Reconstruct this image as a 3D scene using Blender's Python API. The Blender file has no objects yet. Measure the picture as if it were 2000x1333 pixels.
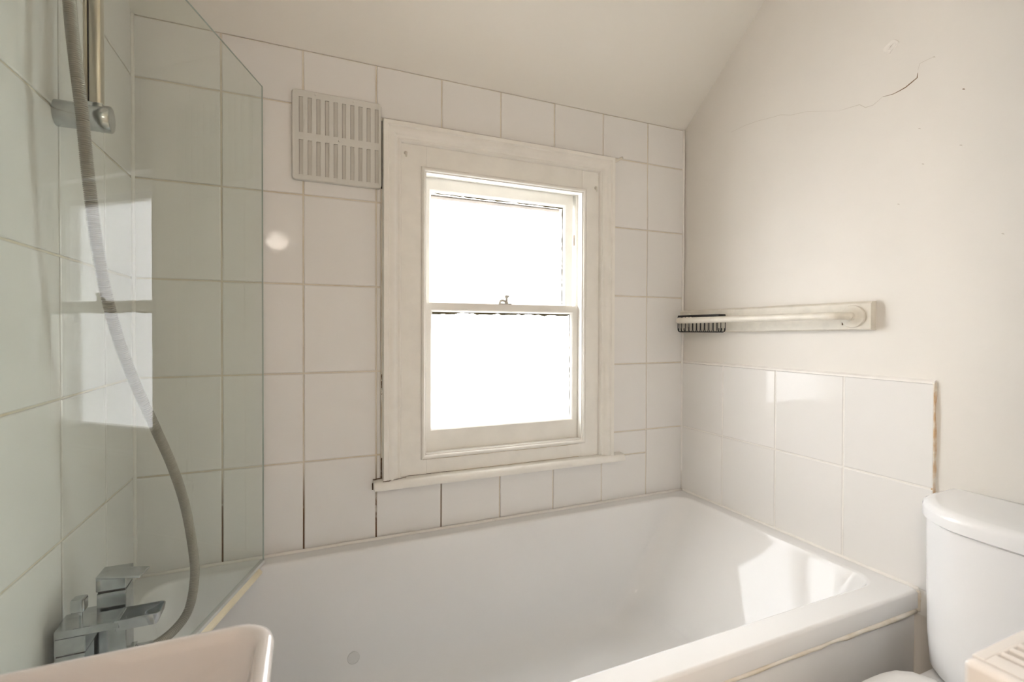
import bpy, bmesh, math, random
from mathutils import Vector, Matrix
random.seed(7)
scene = bpy.context.scene
COL = scene.collection

# ------------------------------------------------------------------ camera
CAM = Vector((0.1977, -1.4167, 1.1809))
YAW, PITCH, ROLL, F, PX, PY = 0.38681, -0.01078, 0.00289, 914.54, 963.4, 655.8
fw = Vector((math.sin(YAW)*math.cos(PITCH), math.cos(YAW)*math.cos(PITCH), math.sin(PITCH)))
r0 = Vector((math.cos(YAW), -math.sin(YAW), 0)); u0 = r0.cross(fw)
rt = r0*math.cos(ROLL) + u0*math.sin(ROLL); up = -r0*math.sin(ROLL) + u0*math.cos(ROLL)
cd = bpy.data.cameras.new('camera'); co = bpy.data.objects.new('camera', cd); COL.objects.link(co)
cd.sensor_width = 36; cd.lens = F/2000*36
cd.shift_x = (1000-PX)/2000; cd.shift_y = -(666.5-PY)/2000
cd.clip_start = 0.02; cd.clip_end = 60
cd.dof.use_dof = True; cd.dof.focus_distance = 1.75; cd.dof.aperture_fstop = 7.0
M = Matrix((rt, up, -fw)).transposed().to_4x4(); M.translation = CAM
co.matrix_world = M
scene.camera = co

def px(u, v, depth):            # a photo pixel and a depth along the optical axis -> a point
    return CAM + (fw + rt*((u-PX)/F) - up*((v-PY)/F))*depth

# ------------------------------------------------------------------ sky and exposure
w = bpy.data.worlds.new('overcast_sky'); scene.world = w; w.use_nodes = True
bg = w.node_tree.nodes['Background']
SKY, HALL = 10.2, 82.0         # brightness of the hazy white sky, glow of the hall pendant and the added fill dome
WN = w.node_tree.nodes; WL = w.node_tree.links         # hazy white sky, a little brighter overhead
wt = WN.new('ShaderNodeTexCoord'); wz = WN.new('ShaderNodeSeparateXYZ'); WL.new(wt.outputs['Generated'], wz.inputs[0])
wm = WN.new('ShaderNodeMapRange'); wm.inputs[1].default_value = 0; wm.inputs[2].default_value = 1; wm.inputs[3].default_value = SKY*.9; wm.inputs[4].default_value = SKY*1.25
WL.new(wz.outputs['Z'], wm.inputs[0]); WL.new(wm.outputs[0], bg.inputs[1])
bg.inputs[0].default_value = (0.96, 0.98, 1.0, 1)
scene.view_settings.view_transform = 'Standard'; scene.view_settings.look = 'None'
scene.view_settings.gamma = 1; scene.view_settings.use_curve_mapping = False
scene.view_settings.exposure = 0.36
pl = bpy.data.lights.new('window_portal', 'AREA'); pl.shape = 'RECTANGLE'; pl.size = 0.62; pl.size_y = 0.92
pl.cycles.is_portal = True
po = bpy.data.objects.new('window_portal', pl); COL.objects.link(po)
po.location = (0.83, 0.17, 1.235); po.rotation_euler = (math.radians(-90), 0, 0)

# ------------------------------------------------------------------ materials
def nt(name):
    m = bpy.data.materials.new(name); m.use_nodes = True
    return m, m.node_tree, m.node_tree.nodes['Principled BSDF']
def mat(name, col, rough=.5, metal=0., noise=0., nscale=30., bump=0., bscale=60., coat=0., rnd=0., dark=None, spec=.5):
    m, t, b = nt(name); N = t.nodes; L = t.links
    b.inputs['Base Color'].default_value = (*col, 1); b.inputs['Roughness'].default_value = rough
    b.inputs['Metallic'].default_value = metal; b.inputs['Coat Weight'].default_value = coat
    b.inputs['Coat Roughness'].default_value = .05; b.inputs['Specular IOR Level'].default_value = spec
    tc = N.new('ShaderNodeTexCoord')
    out = None
    if noise:
        n = N.new('ShaderNodeTexNoise'); n.inputs['Scale'].default_value = nscale; n.inputs['Detail'].default_value = 5
        L.new(tc.outputs['Object'], n.inputs['Vector'])
        mx = N.new('ShaderNodeMix'); mx.data_type = 'RGBA'
        d = dark or tuple(c*(1-noise) for c in col)
        mx.inputs[6].default_value = (*d, 1); mx.inputs[7].default_value = (*col, 1)
        rp = N.new('ShaderNodeMapRange'); rp.inputs[1].default_value = .35; rp.inputs[2].default_value = .6
        L.new(n.outputs[0], rp.inputs[0]); L.new(rp.outputs[0], mx.inputs[0]); out = mx.outputs[2]
    if rnd:
        oi = N.new('ShaderNodeObjectInfo'); hs = N.new('ShaderNodeHueSaturation')
        mr = N.new('ShaderNodeMapRange'); mr.inputs[3].default_value = 1-rnd; mr.inputs[4].default_value = 1+rnd*.4
        L.new(oi.outputs['Random'], mr.inputs[0]); L.new(mr.outputs[0], hs.inputs['Value'])
        if out: L.new(out, hs.inputs['Color'])
        else: hs.inputs['Color'].default_value = (*col, 1)
        out = hs.outputs[0]
    if out: L.new(out, b.inputs['Base Color'])
    if bump:
        n2 = N.new('ShaderNodeTexNoise'); n2.inputs['Scale'].default_value = bscale; n2.inputs['Detail'].default_value = 4
        bp = N.new('ShaderNodeBump'); bp.inputs['Strength'].default_value = bump; bp.inputs['Distance'].default_value = .004
        L.new(tc.outputs['Object'], n2.inputs['Vector']); L.new(n2.outputs[0], bp.inputs['Height']); L.new(bp.outputs[0], b.inputs['Normal'])
    return m

MT = {}
MT['tile'] = mat('glazed_tile', (.86, .845, .82), rough=.045, bump=.05, bscale=22, rnd=.025, spec=.2)
MT['plaster'] = mat('painted_plaster', (.81, .775, .72), rough=.5, noise=.025, nscale=5, bump=.22, bscale=14)
MT['ceiling'] = mat('ceiling_paint', (.88, .85, .785), rough=.55, bump=.12, bscale=9)
MT['paint'] = mat('cream_gloss_paint', (.91, .885, .825), rough=.3, noise=.04, nscale=18, bump=.10, bscale=45)
MT['paint_old'] = mat('old_cream_paint', (.80, .755, .66), rough=.38, noise=.10, nscale=26, bump=.25, bscale=60)
MT['tub'] = mat('white_acrylic', (.85, .845, .835), rough=.05, spec=.25)
MT['apron'] = mat('white_bath_panel', (.90, .90, .89), rough=.3)
MT['ceramic'] = mat('white_ceramic', (.86, .86, .86), rough=.06, spec=.35)
MT['basin'] = mat('basin_ceramic', (.84, .80, .775), rough=.06, spec=.35)
MT['seat'] = mat('white_seat_plastic', (.80, .79, .77), rough=.22)
MT['chrome'] = mat('dull_chrome', (.56, .585, .60), rough=.16, metal=1., noise=.16, nscale=40)
MT['rail'] = mat('brushed_rail', (.60, .56, .48), rough=.3, metal=.9)
MT['hose'] = mat('ribbed_metal_hose', (.40, .375, .335), rough=.38, metal=.85)
MT['dark'] = mat('dark_gap', (.03, .025, .02), rough=.8)
MT['wire'] = mat('black_wire', (.012, .011, .010), rough=.4)
MT['caulk'] = mat('white_sealant', (.90, .875, .83), rough=.45, noise=.05, nscale=35)
MT['caulk_old'] = mat('yellowed_sealant', (.88, .835, .75), rough=.5, noise=.35, nscale=16, dark=(.74, .66, .53))
MT['ochre'] = mat('ochre_filler', (.62, .52, .36), rough=.7, noise=.3, nscale=30)
MT['rust'] = mat('brown_dirt', (.16, .09, .045), rough=.8, noise=.5, nscale=60)
MT['tile_edge'] = mat('tile_adhesive_edge', (.62, .42, .24), rough=.8, noise=.45, nscale=45, dark=(.78, .72, .62))
MT['vent'] = mat('grey_white_plastic', (.70, .69, .645), rough=.4)
MT['mesh'] = mat('fly_screen', (.60, .58, .53), rough=.7)
MT['rad'] = mat('white_enamel', (.83, .80, .77), rough=.25)
MT['floor'] = mat('pale_vinyl', (.80, .77, .73), rough=.5, noise=.12, nscale=12)
MT['hallwall'] = mat('hall_paint', (.84, .77, .71), rough=.6)
MT['brick'] = mat('brick_reveal', (.13, .105, .08), rough=.9, noise=.4, nscale=20)
MT['seal_y'] = mat('yellowed_seal', (.84, .775, .60), rough=.35, noise=.3, nscale=12, dark=(.78, .70, .52))
MT['grey'] = mat('grey_cap', (.52, .51, .49), rough=.4)

def grout():
    m, t, b = nt('tile_grout'); N = t.nodes; L = t.links
    b.inputs['Roughness'].default_value = .8
    tc = N.new('ShaderNodeTexCoord'); sp = N.new('ShaderNodeSeparateXYZ'); L.new(tc.outputs['Object'], sp.inputs[0])
    n = N.new('ShaderNodeTexNoise'); n.inputs['Scale'].default_value = 9; n.inputs['Detail'].default_value = 6; n.inputs['Roughness'].default_value = .7
    L.new(tc.outputs['Object'], n.inputs['Vector'])
    def rng(src, a, b2):
        r = N.new('ShaderNodeMapRange'); r.interpolation_type = 'SMOOTHSTEP'
        r.inputs[1].default_value = a; r.inputs[2].default_value = b2; L.new(src, r.inputs[0]); return r.outputs[0]
    def mul(a, b2):
        x = N.new('ShaderNodeMath'); x.operation = 'MULTIPLY'; L.new(a, x.inputs[0]); L.new(b2, x.inputs[1]); return x.outputs[0]
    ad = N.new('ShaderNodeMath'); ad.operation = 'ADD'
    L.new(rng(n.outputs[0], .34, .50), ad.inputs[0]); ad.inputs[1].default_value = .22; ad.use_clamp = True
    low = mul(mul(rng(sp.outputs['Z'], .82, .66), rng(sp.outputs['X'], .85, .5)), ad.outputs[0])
    tint = rng(n.outputs[0], .45, .75)
    m1 = N.new('ShaderNodeMix'); m1.data_type = 'RGBA'; m1.inputs[6].default_value = (.80, .745, .645, 1); m1.inputs[7].default_value = (.72, .625, .47, 1)
    L.new(tint, m1.inputs[0])
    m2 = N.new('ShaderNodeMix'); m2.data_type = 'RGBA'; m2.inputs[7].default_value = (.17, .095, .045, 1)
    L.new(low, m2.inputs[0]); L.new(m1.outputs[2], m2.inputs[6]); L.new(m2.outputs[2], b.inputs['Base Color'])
    return m
MT['grout'] = grout()

def clear_glass(name, tint, ior=1.5):
    m = bpy.data.materials.new(name); m.use_nodes = True; t = m.node_tree; N = t.nodes; L = t.links; N.clear()
    o = N.new('ShaderNodeOutputMaterial'); mx = N.new('ShaderNodeMixShader'); tr = N.new('ShaderNodeBsdfTransparent'); gl = N.new('ShaderNodeBsdfGlossy')
    tr.inputs[0].default_value = (*tint, 1); gl.inputs['Roughness'].default_value = .0
    g = N.new('ShaderNodeNewGeometry'); mi = N.new('ShaderNodeMapRange'); fr = N.new('ShaderNodeFresnel')
    mi.inputs[3].default_value = ior; mi.inputs[4].default_value = 1.0
    L.new(g.outputs['Backfacing'], mi.inputs[0]); L.new(mi.outputs[0], fr.inputs['IOR'])
    L.new(fr.outputs[0], mx.inputs[0]); L.new(tr.outputs[0], mx.inputs[1]); L.new(gl.outputs[0], mx.inputs[2]); L.new(mx.outputs[0], o.inputs[0])
    return m
MT['glass'] = clear_glass('green_tinted_glass', (.955, .978, .962), 1.36)
MT['glass_edge'] = mat('glass_edge_green', (.44, .50, .46), rough=.15)
def obscure():
    m = bpy.data.materials.new('obscure_glass'); m.use_nodes = True; t = m.node_tree; N = t.nodes; L = t.links; N.clear()
    o = N.new('ShaderNodeOutputMaterial'); mx = N.new('ShaderNodeMixShader'); tr = N.new('ShaderNodeBsdfTransparent'); rf = N.new('ShaderNodeBsdfRefraction')
    rf.inputs['Roughness'].default_value = .2; rf.inputs['IOR'].default_value = 1.25
    wv = N.new('ShaderNodeTexWave'); wv.inputs['Scale'].default_value = 90; wv.bands_direction = 'DIAGONAL'
    tc = N.new('ShaderNodeTexCoord'); L.new(tc.outputs['Object'], wv.inputs['Vector'])
    mr = N.new('ShaderNodeMapRange'); mr.inputs[3].default_value = .45; mr.inputs[4].default_value = .8
    L.new(wv.outputs[1], mr.inputs[0]); L.new(mr.outputs[0], mx.inputs[0])
    L.new(tr.outputs[0], mx.inputs[1]); L.new(rf.outputs[0], mx.inputs[2]); L.new(mx.outputs[0], o.inputs[0])
    return m
MT['obscure'] = obscure()
def emit(name, col, s):
    m = bpy.data.materials.new(name); m.use_nodes = True; t = m.node_tree; t.nodes.clear()
    o = t.nodes.new('ShaderNodeOutputMaterial'); e = t.nodes.new('ShaderNodeEmission')
    e.inputs[0].default_value = (*col, 1); e.inputs[1].default_value = s; t.links.new(e.outputs[0], o.inputs[0]); return m

# ------------------------------------------------------------------ mesh helpers
def link(name, me, m, parent=None, smooth=False):
    o = bpy.data.objects.new(name, me); COL.objects.link(o)
    if m is not None and not me.materials: me.materials.append(MT[m] if isinstance(m, str) else m)
    if smooth:
        for p in me.polygons: p.use_smooth = True
    if parent:
        o.parent = parent; o.matrix_parent_inverse = Matrix.Translation(parent['_o']).inverted() if '_o' in parent else Matrix()
    return o
def obj(name, bm, m, parent=None, smooth=False, auto=None, wn=False):
    bmesh.ops.recalc_face_normals(bm, faces=bm.faces)
    me = bpy.data.meshes.new(name); bm.to_mesh(me); bm.free()
    o = link(name, me, m, parent, smooth)
    if auto is not None:
        for p in me.polygons: p.use_smooth = True
        me.set_sharp_from_angle(angle=math.radians(auto))
    if wn:
        md = o.modifiers.new('weighted_normals', 'WEIGHTED_NORMAL'); md.keep_sharp = True
    return o
def box(bm, x0, x1, y0, y1, z0, z1, bev=0., seg=2):
    vs = [bm.verts.new((x, y, z)) for x in (x0, x1) for y in (y0, y1) for z in (z0, z1)]
    fs = [bm.faces.new([vs[i] for i in q]) for q in ((0, 1, 3, 2), (4, 6, 7, 5), (0, 4, 5, 1), (2, 3, 7, 6), (0, 2, 6, 4), (1, 5, 7, 3))]
    if bev:
        es = list({e for f in fs for e in f.edges})
        bmesh.ops.bevel(bm, geom=es, offset=bev, segments=seg, affect='EDGES', profile=.5)
def boxo(name, m, parent, *a, bev=0., seg=2):
    bm = bmesh.new(); box(bm, *a, bev=bev, seg=seg); return obj(name, bm, m, parent, auto=40 if bev else None)
def rings(bm, loops, close=True, cap0=False, cap1=False):
    R = [[bm.verts.new(p) for p in l] for l in loops]; n = len(R[0])
    for a, b in zip(R, R[1:]):
        for i in range(n if close else n-1):
            j = (i+1) % n; bm.faces.new((a[i], a[j], b[j], b[i]))
    if cap0: bm.faces.new(R[0])
    if cap1: bm.faces.new(R[-1])
    return R
def tube(bm, pts, rad, n=12, cap=True):
    pts = [Vector(p) for p in pts]; loops = []
    t = (pts[1]-pts[0]).normalized(); a = Vector((0, 0, 1)) if abs(t.z) < .9 else Vector((1, 0, 0))
    x = t.cross(a).normalized()
    for i, p in enumerate(pts):
        t = (pts[min(i+1, len(pts)-1)]-pts[max(i-1, 0)]).normalized()
        x = (x - t*x.dot(t)).normalized(); y = t.cross(x)
        r = rad(i) if callable(rad) else rad
        loops.append([p + (x*math.cos(k*math.tau/n) + y*math.sin(k*math.tau/n))*r for k in range(n)])
    rings(bm, loops, cap0=cap, cap1=cap)
def lathe(bm, prof, origin, axis=(0, 0, 1), n=20):       # prof: (radius, height along axis)
    ax = Vector(axis).normalized(); a = Vector((0, 0, 1)) if abs(ax.z) < .9 else Vector((1, 0, 0))
    x = ax.cross(a).normalized(); y = ax.cross(x); o = Vector(origin)
    rings(bm, [[o + ax*h + (x*math.cos(k*math.tau/n)+y*math.sin(k*math.tau/n))*max(r, 1e-5) for k in range(n)] for r, h in prof], cap0=True, cap1=True)
def rrect(x0, x1, y0, y1, r, z, n=7):
    rs = r if isinstance(r, (tuple, list)) else (r,)*4
    out = []
    for (cx, cy, a0, rr) in ((x1, y1, 0, rs[0]), (x0, y1, 90, rs[1]), (x0, y0, 180, rs[2]), (x1, y0, 270, rs[3])):
        sx = -1 if cx == x1 else 1; sy = -1 if cy == y1 else 1
        for k in range(n+1):
            a = math.radians(a0+90*k/n)
            out.append(Vector((cx+sx*rr+rr*math.cos(a), cy+sy*rr+rr*math.sin(a), z)))
    return out
def spline(pts, per=12):
    P = [Vector(p) for p in pts]; P = [P[0]*2-P[1]]+P+[P[-1]*2-P[-2]]; out = []
    for i in range(1, len(P)-2):
        for k in range(per):
            t = k/per; a, b, c, d = P[i-1:i+3]
            out.append(.5*((2*b)+(c-a)*t+(2*a-5*b+4*c-d)*t*t+(3*b-a-3*c+d)*t**3))
    out.append(P[-2]); return out
def thing(name, label, cat, loc=(0, 0, 0), group=None):
    o = bpy.data.objects.new(name, None); COL.objects.link(o); o.location = loc; o['_o'] = loc
    o.empty_display_size = .05
    return tag(o, label, cat, group)
def tag(o, label, cat=None, group=None, kind=None):
    o['label'] = label
    if cat: o['category'] = cat
    if group: o['group'] = group
    if kind: o['kind'] = kind
    return o

# ------------------------------------------------------------------ room dimensions (metres)
XL, XR, YB = -0.193, 1.580, -1.29          # tile face of the left wall, plaster face of the right wall, back wall
RT = 1.572                                 # tile face on the right wall
ZT = 1.962                                 # top of the window wall
SL = 0.86; ZC = 2.42; YC = -(ZC-ZT)/SL     # sloped ceiling up to the flat one

# --- setting
bm = bmesh.new(); box(bm, -1.6, 2.0, -3.7, .02, -.1, 0)
tag(obj('floor', bm, 'floor'), 'plain pale vinyl floor running out to the hall', 'floor', kind='structure')
bm = bmesh.new()
prof = [(.25, ZT-.25*SL*0), (0.0, ZT), (YC, ZC), (YB-.0, ZC), (YB, ZC+.15), (.25, ZC+.15)]
prof[0] = (.25, ZT)
A = [bm.verts.new((XL-.15, y, z)) for y, z in prof]; B = [bm.verts.new((XR+.15, y, z)) for y, z in prof]
for i in range(len(prof)):
    j = (i+1) % len(prof); bm.faces.new((A[i], A[j], B[j], B[i]))
bm.faces.new(A); bm.faces.new(B)
tag(obj('ceiling', bm, 'ceiling'), 'cream painted ceiling sloping down to the window wall', 'ceiling', kind='structure')

bm = bmesh.new()
for a in ((XL-.15, .44, .003, .105, 0, ZT), (1.215, XR+.15, .003, .105, 0, ZT), (.44, 1.215, .003, .105, 0, .73), (.44, 1.215, .003, .105, 1.79, ZT)): box(bm, *a)
ww = tag(obj('wall_window', bm, 'grout'), 'white tiled wall around the sash window', 'wall', kind='structure')
bm = bmesh.new()
for a in ((XL-.15, .530, .105, .155, 0, ZT+.2), (1.128, XR+.15, .105, .155, 0, ZT+.2), (.530, 1.128, .105, .155, 0, .785), (.530, 1.128, .105, .155, 1.627, ZT+.2)): box(bm, *a)
obj('brick_reveal', bm, 'brick', ww)
bm = bmesh.new(); box(bm, XL-.15, XL-.003, YB-.12, .003, 0, ZC)
wl = tag(obj('wall_left', bm, 'grout'), 'white tiled wall behind the shower screen and mixer tap', 'wall', kind='structure')
bm = bmesh.new(); box(bm, XR, XR+.15, YB-.12, .003, 0, ZC)
bmesh.ops.subdivide_edges(bm, edges=bm.edges[:], cuts=1)
wr = tag(obj('wall_right', bm, 'plaster'), 'off-white plastered wall with a crack above the grab rail', 'wall', kind='structure')
bm = bmesh.new()
box(bm, .74, XR, YB-.12, YB, 0, ZC); box(bm, XL, -.13, YB-.12, YB, 0, ZC); box(bm, -.13, .74, YB-.12, YB, 2.40, ZC)
tag(obj('wall_back', bm, 'plaster'), 'painted wall with the doorway, behind the radiator', 'wall', kind='structure')
for nm, a in (('wall_hall_end', (-1.6, 2.0, -3.7, -3.6, 0, 2.45)), ('wall_hall_left', (-1.6, -1.5, -3.6, YB-.12, 0, 2.45)), ('wall_hall_right', (1.9, 2.0, -3.6, YB-.12, 0, 2.45))):
    bm = bmesh.new(); box(bm, *a); tag(obj(nm, bm, 'hallwall'), {'wall_hall_end': 'peach painted far wall of the hall', 'wall_hall_left': 'peach painted side wall of the hall on the basin side', 'wall_hall_right': 'peach painted side wall of the hall on the radiator side'}[nm], 'wall', kind='structure')
bm = bmesh.new(); box(bm, -1.6, XL-.15, YB-.12, YB-.02, 0, 2.45); box(bm, XR+.15, 2.0, YB-.12, YB-.02, 0, 2.45)
tag(obj('wall_hall_front', bm, 'hallwall'), 'peach painted hall wall on both sides of the bathroom', 'wall', kind='structure')
bm = bmesh.new(); box(bm, -1.6, 2.0, -3.7, YB-.0, 2.45, 2.55)
tag(obj('ceiling_hall', bm, 'ceiling'), 'flat white ceiling of the hall', 'ceiling', kind='structure')

# --- tiles: every tile an object, alike tiles share a mesh
TM = {}
G = .0042
def tile_mesh(wd, ht):
    k = (round(wd, 3), round(ht, 3))
    if k not in TM:
        a, b = (wd-G)/2, (ht-G)/2; e = .0022
        bm = bmesh.new()
        lo = lambda x, y, z: [(-x, -y, z), (x, -y, z), (x, y, z), (-x, y, z)]
        rings(bm, [lo(a, b, -.006), lo(a, b, -.0016), lo(a-e*.35, b-e*.35, -.0006), lo(a-e, b-e, 0)], cap0=True, cap1=True)
        bmesh.ops.recalc_face_normals(bm, faces=bm.faces)
        me = bpy.data.meshes.new('tile'); bm.to_mesh(me); bm.free(); me.materials.append(MT['tile'])
        TM[k] = me
    return TM[k]
BW = Matrix(((1, 0, 0), (0, 0, -1), (0, 1, 0)))           # local x,y,z -> X, Z, -Y
BL = Matrix(((0, 0, 1), (1, 0, 0), (0, 1, 0)))            # -> Y, Z, +X
BR = Matrix(((0, 0, -1), (-1, 0, 0), (0, 1, 0)))          # -> -Y, Z, -X
def tile(parent, basis, c, wd, ht):
    o = link('tile', tile_mesh(wd, ht), None, parent)
    R = basis.to_4x4() @ Matrix.Rotation(random.gauss(0, .0016), 4, 'X') @ Matrix.Rotation(random.gauss(0, .0016), 4, 'Y')
    o.matrix_basis = Matrix.Translation(c) @ R
ZJ = [.559, .809, 1.059, 1.309, 1.559, 1.809]
cols = [XL] + [.2*k for k in range(8)] + [RT]
rows = [(ZJ[i], ZJ[i+1]) for i in range(5)] + [(1.809, ZT)]
HX0, HX1, HZ0, HZ1 = .415, 1.237, .722, 1.809
for x0, x1 in zip(cols, cols[1:]):
    for z0, z1 in rows:
        if x1 <= HX0 or x0 >= HX1 or z1 <= HZ0 or z0 >= HZ1: ps = [(x0, x1, z0, z1)]
        else:
            ps = []
            if z0 < HZ0: ps.append((x0, x1, z0, HZ0))
            zz = max(z0, HZ0)
            if x0 < HX0: ps.append((x0, HX0, zz, z1))
            if x1 > HX1: ps.append((HX1, x1, zz, z1))
        for a, b, c, d in ps:
            if b-a > .008 and d-c > .008: tile(ww, BW, ((a+b)/2, 0, (c+d)/2), b-a, d-c)
ycols = [0, -.1755] + [-.1755-.2*k for k in range(1, 6)] + [YB]
for y1, y0 in zip(ycols, ycols[1:]):
    for z0, z1 in [(.309, .559)] + rows[:5] + [(1.809, 2.059), (2.059, 2.309)]:
        if y1 > -.17 and z0 > 1.80: 
            if z0 > 1.9: continue
        tile(wl, BL, (XL, (y0+y1)/2, (z0+z1)/2), y1-y0, z1-z0)
rcols = [0, -.1917, -.3917, -.5917, -.7917]
for y1, y0 in zip(rcols, rcols[1:]):
    for z0, z1 in ((.559, .809), (.809, 1.059)):
        tile(wr, BR, (RT, (y0+y1)/2, (z0+z1)/2), y1-y0, z1-z0)
bm = bmesh.new(); box(bm, RT+.0018, XR+.002, -.7890, .002, .50, 1.0565); obj('tile_grout', bm, 'caulk', wr)
bm = bmesh.new()                                         # ragged adhesive along the open tile edge
zz = [.50+.0255*i for i in range(23)]
rings(bm, [[(RT+.001, -.7895-random.uniform(0, .0035), z), (XR+.001, -.7895-random.uniform(.0005, .004), z), (XR+.001, -.786, z), (RT+.001, -.786, z)] for z in zz if z < 1.062], cap0=True, cap1=True)
obj('adhesive_edge', bm, 'tile_edge', wr)
bm = bmesh.new()                                         # paint bead above the tiled splashback
rings(bm, [[(XR+.001, y, 1.0570), (RT+.0005, y, 1.0575), (RT+.0015, y, 1.0625+random.uniform(-.0006, .0006)), (XR+.001, y, 1.068)] for y in [-.79+.0395*i for i in range(21)]], cap0=True, cap1=True)
obj('top_bead', bm, 'caulk', wr)
# sealant in the corners
def strip(name, p0, p1, r, m, parent, n=16, jit=.0007):
    bm = bmesh.new(); p0 = Vector(p0); p1 = Vector(p1)
    tube(bm, [p0.lerp(p1, i/n) + Vector((random.uniform(-jit, jit), random.uniform(-jit, jit), random.uniform(-jit, jit))) for i in range(n+1)], lambda i: r*random.uniform(.93, 1.05), n=8)
    return obj(name, bm, m, parent, smooth=True)
tag(strip('trim_1', (XL+.001, -.001, .56), (XL+.001, -.001, ZT), .0055, 'caulk', None), 'white sealant bead up the tiled corner behind the shower screen', 'sealant', kind='structure')
tag(strip('trim_2', (RT+.001, -.0005, .56), (RT+.001, -.0005, ZT), .0045, 'caulk', None), 'white sealant bead up the corner beside the grab rail', 'sealant', kind='structure')
# cracks and chips in the plaster, each a thin groove shape
def ribbon(name, pts, wid, m, parent):
    bm = bmesh.new(); n = len(pts); L = []; Rr = []
    for i, (y, z) in enumerate(pts):
        a = pts[max(i-1, 0)]; b = pts[min(i+1, n-1)]; d = Vector((b[0]-a[0], b[1]-a[1])).normalized(); nn = Vector((-d.y, d.x))
        hw = wid[i]/2 if isinstance(wid, (list, tuple)) else wid/2*(1-abs(2*i/(n-1)-1)**3*.7)
        L.append((y+nn.x*hw, z+nn.y*hw)); Rr.append((y-nn.x*hw, z-nn.y*hw))
    rings(bm, [[(XR+.001, *l), (XR-.0004, *l), (XR-.0004, *r), (XR+.001, *r)] for l, r in zip(L, Rr)], cap0=True, cap1=True)
    return obj(name, bm, m, parent)
MT['hair'] = mat('hairline_crack', (.60, .55, .48), rough=.8)
MT['crackd'] = mat('deep_crack', (.20, .13, .07), rough=.9)
MT['chip'] = mat('bare_plaster', (.86, .825, .775), rough=.8, bump=.5, bscale=160)
C1 = [(-.2111, 1.8733), (-.2647, 1.875), (-.3151, 1.8704), (-.3693, 1.8602), (-.3951, 1.8566), (-.4262, 1.8422), (-.4792, 1.8311), (-.5652, 1.7951)]
C2 = [(-.5652, 1.7951), (-.5949, 1.7917), (-.6187, 1.789), (-.6327, 1.7751), (-.6507, 1.7732), (-.6725, 1.7847)]
C3 = [(-.6725, 1.7847), (-.6958, 1.7813), (-.7100, 1.7830), (-.7222, 1.7856), (-.7340, 1.7915), (-.7455, 1.7976), (-.7466, 1.8088)]
ribbon('hairline_crack', C1, .0008, 'hair', wr); ribbon('hairline_crack', C2, .0012, 'hair', wr)
ribbon('crack', C3, [.0006, .0014, .002, .0024, .0026, .0022, .0008], 'crackd', wr)
ribbon('hairline_crack', [(-.7466, 1.8150), (-.7509, 1.8295), (-.7700, 1.8310), (-.7780, 1.8302)], .0008, 'hair', wr)
for y, z in ((-.778, 1.8302), (-.8325, 1.7286), (-.8291, 1.6038), (-.7514, 1.6723), (-.7591, 1.5842), (-.6965, 1.9085), (-.71, 1.50), (-.90, 1.39)):
    ribbon('plaster_pit', [(y-.0025, z-.0015), (y, z+.0005), (y+.0025, z+.0015)], .0025, 'crackd' if random.random() < .25 else 'hair', wr)
bm = bmesh.new(); cy, cz = -.688, 1.905
ring = [(cy+(.017+random.uniform(-.006, .005))*math.cos(a*math.tau/16), cz+(.015+random.uniform(-.005, .005))*math.sin(a*math.tau/16)) for a in range(16)]
rings(bm, [[(XR+.001, y, z) for y, z in ring], [(XR-.0012, cy+(y-cy)*.9, cz+(z-cz)*.9) for y, z in ring], [(XR-.0004, cy+(y-cy)*.45, cz+(z-cz)*.45) for y, z in ring]], cap0=True, cap1=True)
obj('paint_flake', bm, 'chip', wr, smooth=False)
ribbon('crack', [(-.684, 1.899), (-.690, 1.905), (-.697, 1.911)], .0016, 'ochre', wr)

# ------------------------------------------------------------------ sash window
win = thing('window_1', 'old cream sash window with obscure glass above the bath', 'window', (.826, 0, .72)); win['kind'] = 'structure'
AX0, AX1, AZ0, AZ1 = .417, 1.236, .733, 1.801
AP = [(0, .004), (0, -.022), (.002, -.0255), (.013, -.0255), (.0155, -.0225), (.0175, -.021), (.022, -.0225), (.027, -.0235), (.032, -.0215), (.037, -.017), (.041, -.0125), (.0445, -.011), (.0475, -.0125), (.051, -.013), (.054, -.0105), (.056, -.006), (.0565, .004)]
def arch_loop(seg):     # mitred three-sided casing
    out = []
    for d, y in AP:
        if seg == 0: out.append((AX0+d, y, AZ0))
        elif seg == 1: out.append((AX0+d, y, AZ1-d))
        elif seg == 2: out.append((AX1-d, y, AZ1-d))
        else: out.append((AX1-d, y, AZ0))
    return out
bm = bmesh.new(); rings(bm, [arch_loop(i) for i in range(4)], cap0=True, cap1=True); obj('architrave', bm, 'paint', win, auto=35)
def frame4(bm, ox0, ox1, oz0, oz1, ix0, ix1, iz0, iz1, y0, y1, cham=0., back=None):
    back = y1 if back is None else back
    def lp(x0, x1, z0, z1, y): return [(x0, y, z0), (x1, y, z0), (x1, y, z1), (x0, y, z1)]
    L = [lp(ox0, ox1, oz0, oz1, y1), lp(ox0, ox1, oz0, oz1, y0)]
    if cham: L += [lp(ix0-cham, ix1+cham, iz0-cham, iz1+cham, y0), lp(ix0-cham*.55, ix1+cham*.55, iz0-cham*.55, iz1+cham*.55, y0+cham*.35), lp(ix0, ix1, iz0, iz1, y0+cham*1.1)]
    else: L += [lp(ix0, ix1, iz0, iz1, y0)]
    L += [lp(ix0, ix1, iz0, iz1, y1)]
    R = rings(bm, L)
    n = 4
    for i in range(n): bm.faces.new((R[-1][i], R[-1][(i+1) % n], R[0][(i+1) % n], R[0][i]))
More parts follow.
